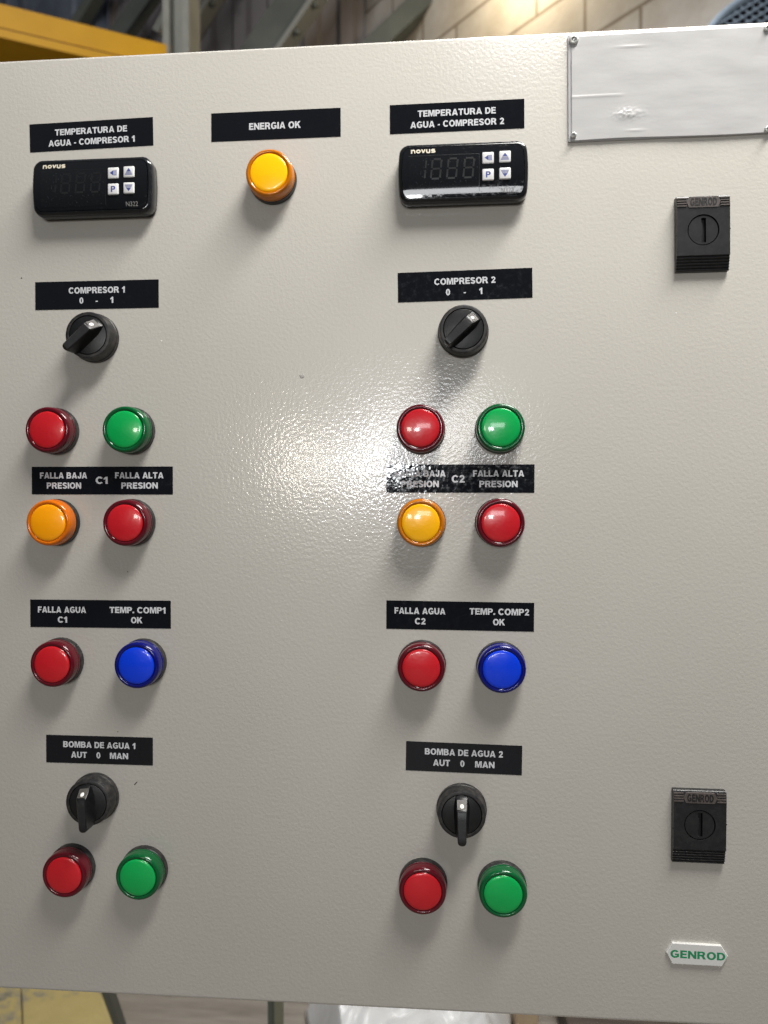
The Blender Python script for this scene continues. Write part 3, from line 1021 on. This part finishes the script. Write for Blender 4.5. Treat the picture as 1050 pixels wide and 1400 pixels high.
# ---------------- selector switches
def selector(x, z, deg, label):
    bm = bmesh.new()
    add_lathe(bm, [(10, 0), (14.8, 0), (14.85, 0.5), (14.8, 3.0), (14.45, 3.3), (13.95, 10.2), (13.7, 10.8), (13.2, 11.0), (11.9, 11.0), (11.75, 10.8), (11.7, 8.0)], SEG)
    base = link('selector_switch', bm, bezel_m, cabinet, (x * MM, 0, z * MM), smooth=32)
    tag(base, label, group='black selector switches on the cabinet door')
    # turning part: disc with the wing grip (local +Z is the pointing end)
    bm = bmesh.new()
    add_lathe(bm, [(11.45, 7.5), (11.45, 10.5), (11.3, 10.8), (11.0, 10.9), (0, 10.9)], SEG)
    # wing: sections along u from pointing end to tail: (u, top height, half width top, half width foot, foot height)
    secs = [(10.9, 10.9, 3.3, 3.5, 10.6), (10.4, 12.0, 3.2, 3.8, 10.6), (8.0, 15.0, 3.1, 4.3, 10.5), (5.6, 18.2, 3.05, 4.7, 10.5), (5.0, 18.8, 3.0, 4.8, 10.5),
            (4.3, 19.1, 2.95, 4.8, 10.5), (0, 19.6, 2.8, 4.7, 10.5), (-5, 20.2, 2.6, 4.4, 10.5), (-9.5, 20.8, 2.5, 3.9, 10.7), (-11.6, 21.0, 2.5, 3.2, 11.4), (-12.8, 21.0, 2.3, 2.6, 12.2), (-13.6, 20.8, 1.8, 1.9, 13.0), (-14.1, 20.4, 1.0, 1.0, 14.0), (-14.2, 19.8, 0.5, 0.5, 15.0)]
    loops = []
    for (u, ht, wt, wf, hf) in secs:
        lp = []
        hm = hf + (ht - hf) * 0.35
        e_ = min(0.55, (ht - hf) * 0.3)
        wm = wt + (wf - wt) * 0.22
        for (w, h) in ((-wf, hf), (-wm, hm), (-wt, ht - e_), (-wt + min(0.5, wt * 0.5), ht), (wt - min(0.5, wt * 0.5), ht), (wt, ht - e_), (wm, hm), (wf, hf)):
            lp.append(Vector((w * MM, -h * MM, u * MM)))
        loops.append(lp)
    loft(bm, loops)
    k = link('knob', bm, knob_m, base, smooth=38, rot=(0, math.radians(deg), 0))
    # white index mark on the sloping end
    bm = bmesh.new()
    bmesh.ops.create_uvsphere(bm, u_segments=20, v_segments=10, radius=1.0)
    for v in bm.verts:
        v.co = Vector((v.co.x * 1.2 * MM, v.co.y * 0.45 * MM, v.co.z * 1.5 * MM))
    slope = math.atan2(18.2 - 15.0, 8.0 - 5.6)
    o = link('index_mark', bm, mark_m, base, smooth=60)
    Rm = Matrix.Rotation(math.radians(deg), 4, 'Y')
    loc = Rm @ Vector((0, -16.3 * MM, 7.05 * MM))
    o.matrix_local = Matrix.Translation(loc) @ Rm @ Matrix.Rotation(-slope, 4, 'X')
    # lighter grey patch under the mark
    bm = bmesh.new()
    loop = [(-2.7, 9.4), (2.7, 9.4), (2.75, 5.75), (-2.75, 5.75)]
    hh = lambda u: 15.0 + (8.0 - u) / 2.4 * 3.2 if u < 8 else 12.0 + (10.4 - u) / 2.4 * 3.0
    vs = [bm.verts.new((w * MM, -(hh(u) + 0.06) * MM, u * MM)) for w, u in ((-2.7, 9.6), (2.7, 9.6), (2.7, 8.0), (-2.7, 8.0))]
    bm.faces.new(vs)
    vs2 = [bm.verts.new((w * MM, -(hh(u) + 0.06) * MM, u * MM)) for w, u in ((-2.7, 8.0), (2.7, 8.0), (2.7, 5.8), (-2.7, 5.8))]
    bm.faces.new(vs2)
    for f in bm.faces:
        f.normal_update()
        if f.normal.y > 0:
            f.normal_flip()
    link('index_patch', bm, grey_patch, base, rot=(0, math.radians(deg), 0))
    return base


grey_patch = dusty('patch_grey_plastic', (0.060, 0.055, 0.050), (0.120, 0.110, 0.100), 0.3, 0.7, 0.4)
selector(-215.3, 100.3, 45, 'black rotary switch below COMPRESOR 1, its grip slanted with the mark at upper right')
selector(8.6, 99.4, 45, 'black rotary switch below COMPRESOR 2, its grip slanted with the mark at upper right')
selector(-217.2, -181.3, -7, 'black rotary switch below BOMBA DE AGUA 1, its grip leaning slightly left')
selector(7.4, -181.5, 0, 'black rotary switch below BOMBA DE AGUA 2, its grip upright')


# ---------------- label strips
def strip(x, z, w, h, rot, lines, label):
    bm = bmesh.new()
    add_box(bm, -w / 2 * MM, w / 2 * MM, -0.16 * MM, 0.05 * MM, -h / 2 * MM, h / 2 * MM, bevel=0.00005, seg=1)
    o = link('label_strip', bm, tape, cabinet, (x * MM, 0, z * MM), rot=(0, math.radians(rot), 0))
    tag(o, label, group='black lettered strips on the cabinet door')
    bm = bmesh.new()
    for (body_, cx, fy, tw, cap) in lines:
        add_text(bm, body_, cx, h / 2 - fy * h, tw, cap, 0.175)
    link('lettering', bm, ink, o)


C = 3.75
strip(-217.4, 224.5, 78.1, 17.2, 0.0 - 0.9, [('TEMPERATURA DE', 0, .343, 45.6, C), ('AGUA - COMPRESOR 1', 0.2, .72, 54.5, C)], 'black strip reading TEMPERATURA DE AGUA - COMPRESOR 1')
strip(-103.0, 225.7, 78.6, 17.1, 0, [('ENERGIA OK', -0.4, .52, 31.4, 4.0)], 'black strip reading ENERGIA OK')
strip(4.9, 226.0, 78.6, 17.1, -0.2, [('TEMPERATURA DE', 0, .343, 45.6, C), ('AGUA - COMPRESOR 2', 0.2, .72, 54.7, C)], 'black strip reading TEMPERATURA DE AGUA - COMPRESOR 2')
strip(-214.6, 127.1, 78.2, 17.2, 0.2, [('COMPRESOR 1', 0.1, .33, 35.6, C), ('0', -9.6, .69, 0, C), ('-', 0.1, .70, 0, C), ('1', 9.7, .69, 0, C)], 'black strip reading COMPRESOR 1 0 - 1')
strip(9.5, 127.3, 78.7, 17.5, -0.7, [('COMPRESOR 2', 0.1, .35, 35.8, C), ('0', -9.8, .71, 0, C), ('-', 0, .72, 0, C), ('1', 9.4, .71, 0, C)], 'black strip reading COMPRESOR 2 0 - 1')
strip(-212.1, 13.5, 89.6, 17.1, 0.2, [('FALLA BAJA', -24.4, .315, 30.2, C), ('PRESION', -24.1, .68, 22.0, C), ('C1', 0, .49, 7.6, 4.4), ('FALLA ALTA', 23.7, .315, 30.5, C), ('PRESION', 23.9, .68, 23.0, C)], 'black strip reading FALLA BAJA PRESION C1 FALLA ALTA PRESION')
strip(6.6, 13.7, 87.0, 16.7, 0.25, [('FALLA BAJA', -23.3, .32, 29.8, C), ('PRESION', -23.5, .69, 22.3, C), ('C2', -1, .51, 7.6, 4.4), ('FALLA ALTA', 22.6, .32, 29.8, C), ('PRESION', 22.6, .69, 22.3, C)], 'black strip reading FALLA BAJA PRESION C2 FALLA ALTA PRESION')
strip(-213.8, -68.5, 89.5, 17.1, 0.0, [('FALLA AGUA', -24.3, .36, 30.9, C), ('C1', -24, .72, 6.0, C), ('TEMP. COMP1', 23.8, .35, 35.3, C), ('OK', 23.3, .71, 7.2, C)], 'black strip reading FALLA AGUA C1 TEMP. COMP1 OK')
strip(6.4, -67.5, 87.0, 17.0, 0.5, [('FALLA AGUA', -23.5, .35, 30.2, C), ('C2', -23.3, .71, 6.3, C), ('TEMP. COMP2', 23.2, .33, 34.8, C), ('OK', 23.1, .69, 7.0, C)], 'black strip reading FALLA AGUA C2 TEMP. COMP2 OK')
strip(-214.9, -152.6, 68.1, 17.2, 0.2, [('BOMBA DE AGUA 1', 0, .32, 46.0, C), ('AUT', -12.9, .69, 10.1, C), ('0', -0.5, .69, 0, C), ('MAN', 12.6, .69, 11.6, C)], 'black strip reading BOMBA DE AGUA 1 AUT 0 MAN')
strip(8.7, -151.9, 68.5, 17.5, 1.0, [('BOMBA DE AGUA 2', 0, .32, 46.0, C), ('AUT', -13, .69, 10.0, C), ('0', -0.7, .69, 0, C), ('MAN', 12.5, .69, 11.4, C)], 'black strip reading BOMBA DE AGUA 2 AUT 0 MAN')


# ---------------- temperature controllers
def rrect(w, h, r, bulge, n=10):
    """outline with rounded corners and slightly bowed short sides, counter-clockwise, mm."""
    pts = []
    for (cx, cz, a0) in ((w / 2 - r, h / 2 - r, 0), (-w / 2 + r, h / 2 - r, 90), (-w / 2 + r, -h / 2 + r, 180), (w / 2 - r, -h / 2 + r, 270)):
        for i in range(n + 1):
            a = math.radians(a0 + 90 * i / n)
            pts.append([cx + r * math.cos(a), cz + r * math.sin(a)])
    # subdivide long edges evenly
    out = []
    m = len(pts)
    for i in range(m):
        a, b = pts[i], pts[(i + 1) % m]
        out.append(tuple(a))
        d = math.hypot(b[0] - a[0], b[1] - a[1])
        k = 30 if (i % (n + 1)) == n else 0
        for j in range(1, k + 1):
            t = j / (k + 1)
            out.append((a[0] + (b[0] - a[0]) * t, a[1] + (b[1] - a[1]) * t))
    res = []
    for (x, z) in out:
        e_ = bulge * (1 - (z / (h / 2)) ** 2) * (abs(x) / (w / 2)) ** 4
        res.append((x + math.copysign(e_, x), z))
    return res


def controller(x, z, rot, label):
    w, h = 72.6, 34.0
    bm = bmesh.new()
    loops = []
    for (hh, ins) in ((0, 0.6), (0.4, 0.3), (6.2, 0.1), (8.2, 0.35), (9.0, 0.9), (9.5, 1.7), (9.6, 2.3), (9.0, 2.5)):
        loops.append([Vector((px * MM, -hh * MM, pz * MM)) for (px, pz) in rrect(w - 2 * ins, h - 2 * ins, max(5.2 - ins * 0.6, 2.0), 1.3)])
    loft(bm, loops, cap0=True, cap1=False)
    base = link('temperature_controller', bm, housing_m, cabinet, (x * MM, 0, z * MM), smooth=40, rot=(0, math.radians(rot), 0))
    tag(base, label, group='small black temperature controllers on the cabinet door')
    # fascia, bowed outwards
    fw, fh = w - 5.2, h - 5.2
    def surf(X, Z):
        return 9.55 + BOW * (1 - (Z / (fh / 2)) ** 2) + 0.25 * (1 - (X / (fw / 2)) ** 2)
    bm = bmesh.new()
    out = rrect(fw, fh, 3.6, 1.1)
    nr = 14
    rings = []
    for k in range(nr):
        t = 1 - k / nr
        rings.append([bm.verts.new((a * t * MM, -surf(a * t, b * t) * MM, b * t * MM)) for (a, b) in out])
    ctr = bm.verts.new((0, -surf(0, 0) * MM, 0))
    n = len(out)
    skirt = [bm.verts.new((a * MM, -8.6 * MM, b * MM)) for (a, b) in out]
    for i in range(n):
        bm.faces.new((skirt[i], skirt[(i + 1) % n], rings[0][(i + 1) % n], rings[0][i]))
    for k in range(nr - 1):
        for i in range(n):
            bm.faces.new((rings[k][i], rings[k][(i + 1) % n], rings[k + 1][(i + 1) % n], rings[k + 1][i]))
    for i in range(n):
        bm.faces.new((rings[-1][i], rings[-1][(i + 1) % n], ctr))
    bmesh.ops.recalc_face_normals(bm, faces=bm.faces)
    link('fascia', bm, face_m, base, smooth=40)
    # display window
    bm = bmesh.new()
    gx, gz = 24, 14
    x0, x1, z0, z1 = -31.0, 9.2, -12.2, 9.2
    g = [[bm.verts.new(((x0 + (x1 - x0) * i / gx) * MM, -(surf(x0 + (x1 - x0) * i / gx, z0 + (z1 - z0) * j / gz) + 0.05) * MM, (z0 + (z1 - z0) * j / gz) * MM)) for i in range(gx + 1)] for j in range(gz + 1)]
    for j in range(gz):
        for i in range(gx):
            bm.faces.new((g[j][i], g[j][i + 1], g[j + 1][i + 1], g[j + 1][i]))
    link('display_window', bm, window_m, base, smooth=60)
    # thin grey frame lines and unlit digits
    bm = bmesh.new()
    for (cx) in (-24.0, -15.2, -6.0, 3.4):
        sl = 0.10
        dw, dh, t = 5.2, 11.2, 1.05
        cz = 1.4
        P = lambda a, b: (cx + a + sl * b, cz + b)
        seg = {'a': (P(-dw / 2 + .5, dh / 2), P(dw / 2 - .5, dh / 2)), 'g': (P(-dw / 2 + .5, 0), P(dw / 2 - .5, 0)), 'd': (P(-dw / 2 + .5, -dh / 2), P(dw / 2 - .5, -dh / 2)),
               'b': (P(dw / 2, dh / 2 - .5), P(dw / 2, .5)), 'c': (P(dw / 2, -.5), P(dw / 2, -dh / 2 + .5)), 'f': (P(-dw / 2, dh / 2 - .5), P(-dw / 2, .5)), 'e': (P(-dw / 2, -.5), P(-dw / 2, -dh / 2 + .5))}
        for k in (('b', 'c') if cx == -24.0 else 'abcdefg'):
            stroke(bm, seg[k], t, 0.075, surf=surf)
    link('digits', bm, digit_m, base)
    bm = bmesh.new()
    stroke(bm, [(-31.2 + i * 40.6 / 20, 9.35) for i in range(21)], 0.28, 0.07, surf=surf)
    stroke(bm, [(9.35, 9.3 - i * 21.4 / 12) for i in range(13)], 0.22, 0.07, surf=surf)
    link('window_outline', bm, digit_m, base)
    # maker's lettering: lower case, square and wide
    bm = bmesh.new()
    hx, t = 1.9, 0.78
    X = -29.4
    zc = 12.1
    S_ = lambda pts: stroke(bm, [(X + a, zc + b) for a, b in pts], t, 0.08, surf=surf)
    arc_ = lambda cx, cz, r, a0, a1, n=8: [(cx + r * math.cos(math.radians(a0 + (a1 - a0) * i / n)), cz + r * math.sin(math.radians(a0 + (a1 - a0) * i / n))) for i in range(n + 1)]
    S_([(0, -1.15), (0, 1.15)])
    S_([(0, 0.8)] + arc_(1.0, 0.0, 0.80, 120, 0) + [(1.8, -1.15)])
    X += 2.95
    stroke(bm, [(X + 0.95 + 0.98 * math.cos(2 * math.pi * i / 20), zc + 0.82 * math.sin(2 * math.pi * i / 20)) for i in range(20)], t, 0.08, surf=surf, closed=True)
    X += 2.85
    S_([(0, 1.15), (0.95, -1.0)])
    S_([(0.95, -1.0), (1.9, 1.15)])
    X += 2.85
    S_([(0, 1.15), (0, -0.1)] + arc_(0.85, -0.1, 0.85, 180, 270, 5)[1:] + [(1.8, -0.85)])
    S_([(1.75, 1.15), (1.75, -1.15)])
    X += 2.85
    S_([(1.9, 0.85), (0.5, 0.85)] + arc_(0.5, 0.42, 0.42, 90, 270, 6) + [(1.4, 0.0)] + arc_(1.4, -0.42, 0.42, 90, -90, 6) + [(0, -0.85)])
    link('maker_lettering', bm, cream_m, base)
    bm = bmesh.new()
    add_text(bm, 'N322', 25.3, -11.8, 7.3, 2.6, 0.08, bold=0.0, surf=surf)
    link('model_lettering', bm, grey_print, base)
    # four keys with printed symbols
    for (kx, kz, kind) in ((14.3, 6.4, 'left'), (23.9, 6.8, 'up'), (14.3, -3.2, 'P'), (23.9, -2.8, 'down')):
        bm = bmesh.new()
        ht = surf(kx, kz)
        add_box(bm, (kx - 3.3) * MM, (kx + 3.3) * MM, -(ht + 0.75) * MM, -(ht - 1.2) * MM, (kz - 3.3) * MM, (kz + 3.3) * MM, 0, bevel=0.0006, seg=3)
        y = ht + 0.77
        def T(pts):
            poly(bm, [(kx + a, kz + b) for a, b in pts], y, 1)
        if kind == 'left':
            T([(-2.0, 0), (0.35, 1.6), (0.35, -1.6)])
            for q in (0.8, 1.4, 2.0):
                T([(q - .18, -1.6), (q + .18, -1.6), (q + .18, 1.6), (q - .18, 1.6)])
        elif kind == 'up':
            T([(0, 2.1), (-1.5, 0.0), (1.5, 0.0)])
            for q, hw_ in ((-0.45, 1.75), (-1.05, 2.05), (-1.65, 2.3)):
                T([(-hw_, q - .18), (hw_, q - .18), (hw_, q + .18), (-hw_, q + .18)])
        elif kind == 'down':
            T([(0, -2.1), (-1.5, 0.0), (1.5, 0.0)])
            for q, hw_ in ((0.45, 1.75), (1.05, 2.05), (1.65, 2.3)):
                T([(-hw_, q - .18), (hw_, q - .18), (hw_, q + .18), (-hw_, q + .18)])
        else:
            add_text(bm, 'P', kx + 0.1, kz, 2.7, 3.5, y, mi=1)
        link('key_button', bm, [key_m, keyink_m], base, smooth=30)
    return base


BOW = 1.25
controller(-213.0, 189.6, 0.0, 'black temperature controller with blank display below TEMPERATURA DE AGUA - COMPRESOR 1')
controller(8.3, 190.0, 0.0, 'black temperature controller with a bright reflection below TEMPERATURA DE AGUA - COMPRESOR 2')


# ---------------- locks
def lock(x, z, rot, label):
    w, h = 29.3, 42.3
    bm = bmesh.new()
    T = 5.0
    zf0, zf1 = -12.6, 14.6       # flat front between the fluted foot and the head
    R0 = 8.75
    # front with round hole
    n = 56
    cz = 1.6
    circ = [bm.verts.new((R0 * math.cos(2 * math.pi * i / n) * MM, -T * MM, (cz + R0 * math.sin(2 * math.pi * i / n)) * MM)) for i in range(n)]
    rect = [bm.verts.new((a * MM, -T * MM, b * MM)) for a, b in ((-w / 2, zf0), (w / 2, zf0), (w / 2, zf1), (-w / 2, zf1))]
    es = [bm.edges.new((circ[i], circ[(i + 1) % n])) for i in range(n)] + [bm.edges.new((rect[i], rect[(i + 1) % 4])) for i in range(4)]
    bmesh.ops.triangle_fill(bm, use_beauty=True, use_dissolve=False, edges=es)
    deep = [bm.verts.new((v.co.x, -1.0 * MM, v.co.z)) for v in circ]
    for i in range(n):
        bm.faces.new((circ[i], circ[(i + 1) % n], deep[(i + 1) % n], deep[i])).material_index = 1
    bm.faces.new(deep).material_index = 1
    # fluted foot and head as extruded profiles (z, height)
    foot = [(zf0, T)]
    k = 5
    for i in range(k):
        a = zf0 - 0.3 - i * 1.62
        ht = T - 0.35 * (i + 1)
        foot += [(a, ht + 0.05), (a - 0.5, ht - 0.75), (a - 0.8, ht - 0.75), (a - 1.2, ht)]
    foot += [(-h / 2, T - 2.2), (-h / 2, 0)]
    head = [(zf1, T), (h / 2 - 1.0, T - 0.6), (h / 2 - 0.3, T - 0.9), (h / 2, T - 1.4), (h / 2, 0)]
    for pr in (foot, head):
        a = [bm.verts.new((-w / 2 * MM, -q * MM, p * MM)) for p, q in pr]
        b = [bm.verts.new((w / 2 * MM, -q * MM, p * MM)) for p, q in pr]
        for i in range(len(pr) - 1):
            bm.faces.new((a[i], a[i + 1], b[i + 1], b[i]))
    # sides
    for s in (-1, 1):
        pr = [(h / 2, 0)] + head[::-1][1:] + foot + []
        vs = [bm.verts.new((s * w / 2 * MM, -q * MM, p * MM)) for p, q in pr]
        bm.faces.new(vs)
    # ridges left and right of the emblem
    for i in range(4):
        zz = 15.3 + i * 1.45
        hh = T - 0.05 - i * 0.15
        for s in (-1, 1):
            x0, x1 = sorted((s * 9.3, s * (w / 2 - 0.05)))
            add_box(bm, x0 * MM, x1 * MM, -(hh + 0.55) * MM, -(hh - 0.8) * MM, (zz - 0.33) * MM, (zz + 0.33) * MM, 2)
    bmesh.ops.recalc_face_normals(bm, faces=bm.faces)
    base = link('lock', bm, [lock_m, void_m, emblem_m], cabinet, (x * MM, 0, z * MM), rot=(0, math.radians(rot), 0))
    tag(base, label, group='black square locks on the cabinet door')
    # emblem
    bm = bmesh.new()
    ez = 17.3
    oct_ = [(-9.3, 0.2), (-8.0, 3.0), (8.0, 3.0), (9.3, 0.2), (8.0, -3.0), (-8.0, -3.0)]
    loft(bm, [[Vector((a * MM, -q * MM, (ez + b) * MM)) for a, b in oct_] for q in (T - 1.0, T + 0.35)])
    add_text(bm, 'GENROD', 0, ez + 0.05, 14.6, 4.3, T + 0.34, mi=1, thick=0.15)
    link('emblem', bm, [emblem_m, emblem2_m], base)
    # key barrel with slot
    bm = bmesh.new()
    r = 8.15
    c2 = [bm.verts.new((r * math.cos(2 * math.pi * i / n) * MM, -(T - 0.5) * MM, (cz + r * math.sin(2 * math.pi * i / n)) * MM)) for i in range(n)]
    sl = [(-1.0, -7.0), (1.6, -7.0), (1.6, 2.0), (1.5, 6.9), (-1.1, 6.9), (-1.1, 4.3), (-0.4, 3.8), (-0.4, -2.2), (-1.0, -2.8)]
    s2 = [bm.verts.new((a * MM, -(T - 0.5) * MM, (cz + b) * MM)) for a, b in sl]
    es = [bm.edges.new((c2[i], c2[(i + 1) % n])) for i in range(n)] + [bm.edges.new((s2[i], s2[(i + 1) % len(s2)])) for i in range(len(s2))]
    bmesh.ops.triangle_fill(bm, use_beauty=True, use_dissolve=False, edges=es)
    back = [bm.verts.new((v.co.x, -2.0 * MM, v.co.z)) for v in c2]
    for i in range(n):
        bm.faces.new((c2[i], c2[(i + 1) % n], back[(i + 1) % n], back[i]))
    sb = [bm.verts.new((v.co.x, -1.5 * MM, v.co.z)) for v in s2]
    m_ = len(s2)
    for i in range(m_):
        bm.faces.new((s2[i], s2[(i + 1) % m_], sb[(i + 1) % m_], sb[i])).material_index = 1
    bm.faces.new(sb).material_index = 1
    bmesh.ops.recalc_face_normals(bm, faces=bm.faces)
    link('key_barrel', bm, [lock_m, void_m], base)
    for (a, b, q) in ((w / 2 + 0.2, 2.2, 0.5), (-w / 2 - 0.1, -1.0, 0.35)):
        bm = bmesh.new()
        bmesh.ops.create_icosphere(bm, subdivisions=2, radius=q * MM, matrix=Matrix.Translation((a * MM, -4.0 * MM, b * MM)))
        link('moulding_nib', bm, lock_m, base, smooth=60)


emblem2_m = dusty('emblem_letter_plastic', (0.006, 0.006, 0.006), (0.012, 0.011, 0.011), 0.35, 0.70, 0.5)
lock(144.1, 152.3, -0.3, 'upper black square lock with a key slot, below the blank plate')
lock(143.2, -187.1, 0.4, 'lower black square lock with a key slot, above the white badge')

# ---------------- maker's badge
bm = bmesh.new()
hexa = [(-17.8, 0.2), (-14.6, 6.1), (13.0, 6.1), (16.9, 0.2), (13.6, -5.9), (-14.6, -6.1)]
loops = []
for (q, sc_) in ((0, 1.0), (1.2, 1.0), (1.6, 0.985), (1.8, 0.955)):
    loops.append([Vector((a * (1 - (1 - sc_) * 0.5) * MM, -q * MM, b * sc_ * MM)) for a, b in hexa])
loft(bm, loops)
badge = link('badge', bm, badge_m, cabinet, (0.1434, 0, -0.2622), rot=(0, math.radians(0.9), 0))
tag(badge, 'white elongated six sided badge with green letters reading GENROD below the lower lock')
bm = bmesh.new()
add_text(bm, 'GENROD', -0.2, -0.1, 30.8, 4.5, 1.82)
link('lettering', bm, green_ink, badge)
for (a, b, q) in ((-8.3, -6.8, 0.45), (12.6, -6.9, 0.5), (-6.0, -6.6, 0.3)):
    bm = bmesh.new()
    bmesh.ops.create_icosphere(bm, subdivisions=2, radius=q * MM, matrix=Matrix.Translation((a * MM, -0.3 * MM, b * MM)))
    link('glue_drop', bm, white_speck, badge, smooth=60)

# ---------------- bare plate at the upper right
PX0, PX1, PZ0, PZ1 = 69.2, 184.0, 208.0, 269.2
bm = bmesh.new()
add_box(bm, 0, (PX1 - PX0) * MM, -0.9 * MM, 0.0, 0, (PZ1 - PZ0) * MM, bevel=0.0002, seg=1)
plate = link('blank_plate', bm, plate_base_m, cabinet, (PX0 * MM, -0.0003, PZ0 * MM), rot=(0, math.radians(-0.25), 0))
tag(plate, 'pale blank metal plate riveted at the upper right corner of the door')
bm = bmesh.new()
gx, gz = 150, 84
x0, x1, z0, z1 = 1.7, PX1 - PX0 - 0.2, 0.3, PZ1 - PZ0 - 0.5
def film(X, Z):
    h_ = 1.25 + 0.16 * noise.noise(Vector((X * 0.05, Z * 0.09, 1.7)))
    h_ += 0.25 * math.exp(-((Z - 25.5) / 0.5) ** 2) * (1 if X < 28 else math.exp(-((X - 28) / 3) ** 2)) * 0.9
    dd = ((X - 34) / 7.0) ** 2 + ((Z - 14.5) / 3.0) ** 2
    h_ += math.exp(-dd) * (0.5 + 1.0 * noise.noise(Vector((X * 0.9, Z * 1.1, 5.0))))
    h_ += 0.3 * math.exp(-((Z - 53.0) / 0.4) ** 2) * math.exp(-((X - 36) / 8.0) ** 2)
    h_ += 0.25 * math.exp(-((Z - 5.0) / 0.4) ** 2) * math.exp(-((X - 38) / 5.0) ** 2)
    return h_
g = []
for j in range(gz + 1):
    row = []
    for i in range(gx + 1):
        u, v_ = i / gx, j / gz
        X = x0 + (x1 - x0) * u
        lo_ = z0 + 0.55 * math.sin(u * 5.5 + 0.6) * (1 if u > 0.3 else u / 0.3) * 0.8
        Z = lo_ + (z1 - lo_) * v_
        row.append(bm.verts.new((X * MM, -film(X, Z) * MM, Z * MM)))
    g.append(row)
for j in range(gz):
    for i in range(gx):
        bm.faces.new((g[j][i], g[j][i + 1], g[j + 1][i + 1], g[j + 1][i]))
o = link('plate_film', bm, plate_m, plate, smooth=60)
md = o.modifiers.new('thickness', 'SOLIDIFY')
md.thickness = 0.0003
for (rx, rz, s) in ((72.5, 266.2, 0.9), (72.1, 211.4, 0.58), (180.1, 209.9, 0.62), (179.9, 266.6, 0.62)):
    bm = bmesh.new()
    add_lathe(bm, [(2.9 * s, 0.5), (2.95 * s, 2.0), (2.5 * s, 2.7), (1.7 * s, 2.9), (1.35 * s, 2.5), (1.2 * s, 1.6), (0.7 * s, 1.6), (0.5 * s, 2.0), (0, 2.05)], 36)
    link('rivet', bm, steel_m, plate, ((rx - PX0) * MM, 0, (rz - PZ0) * MM), smooth=35)
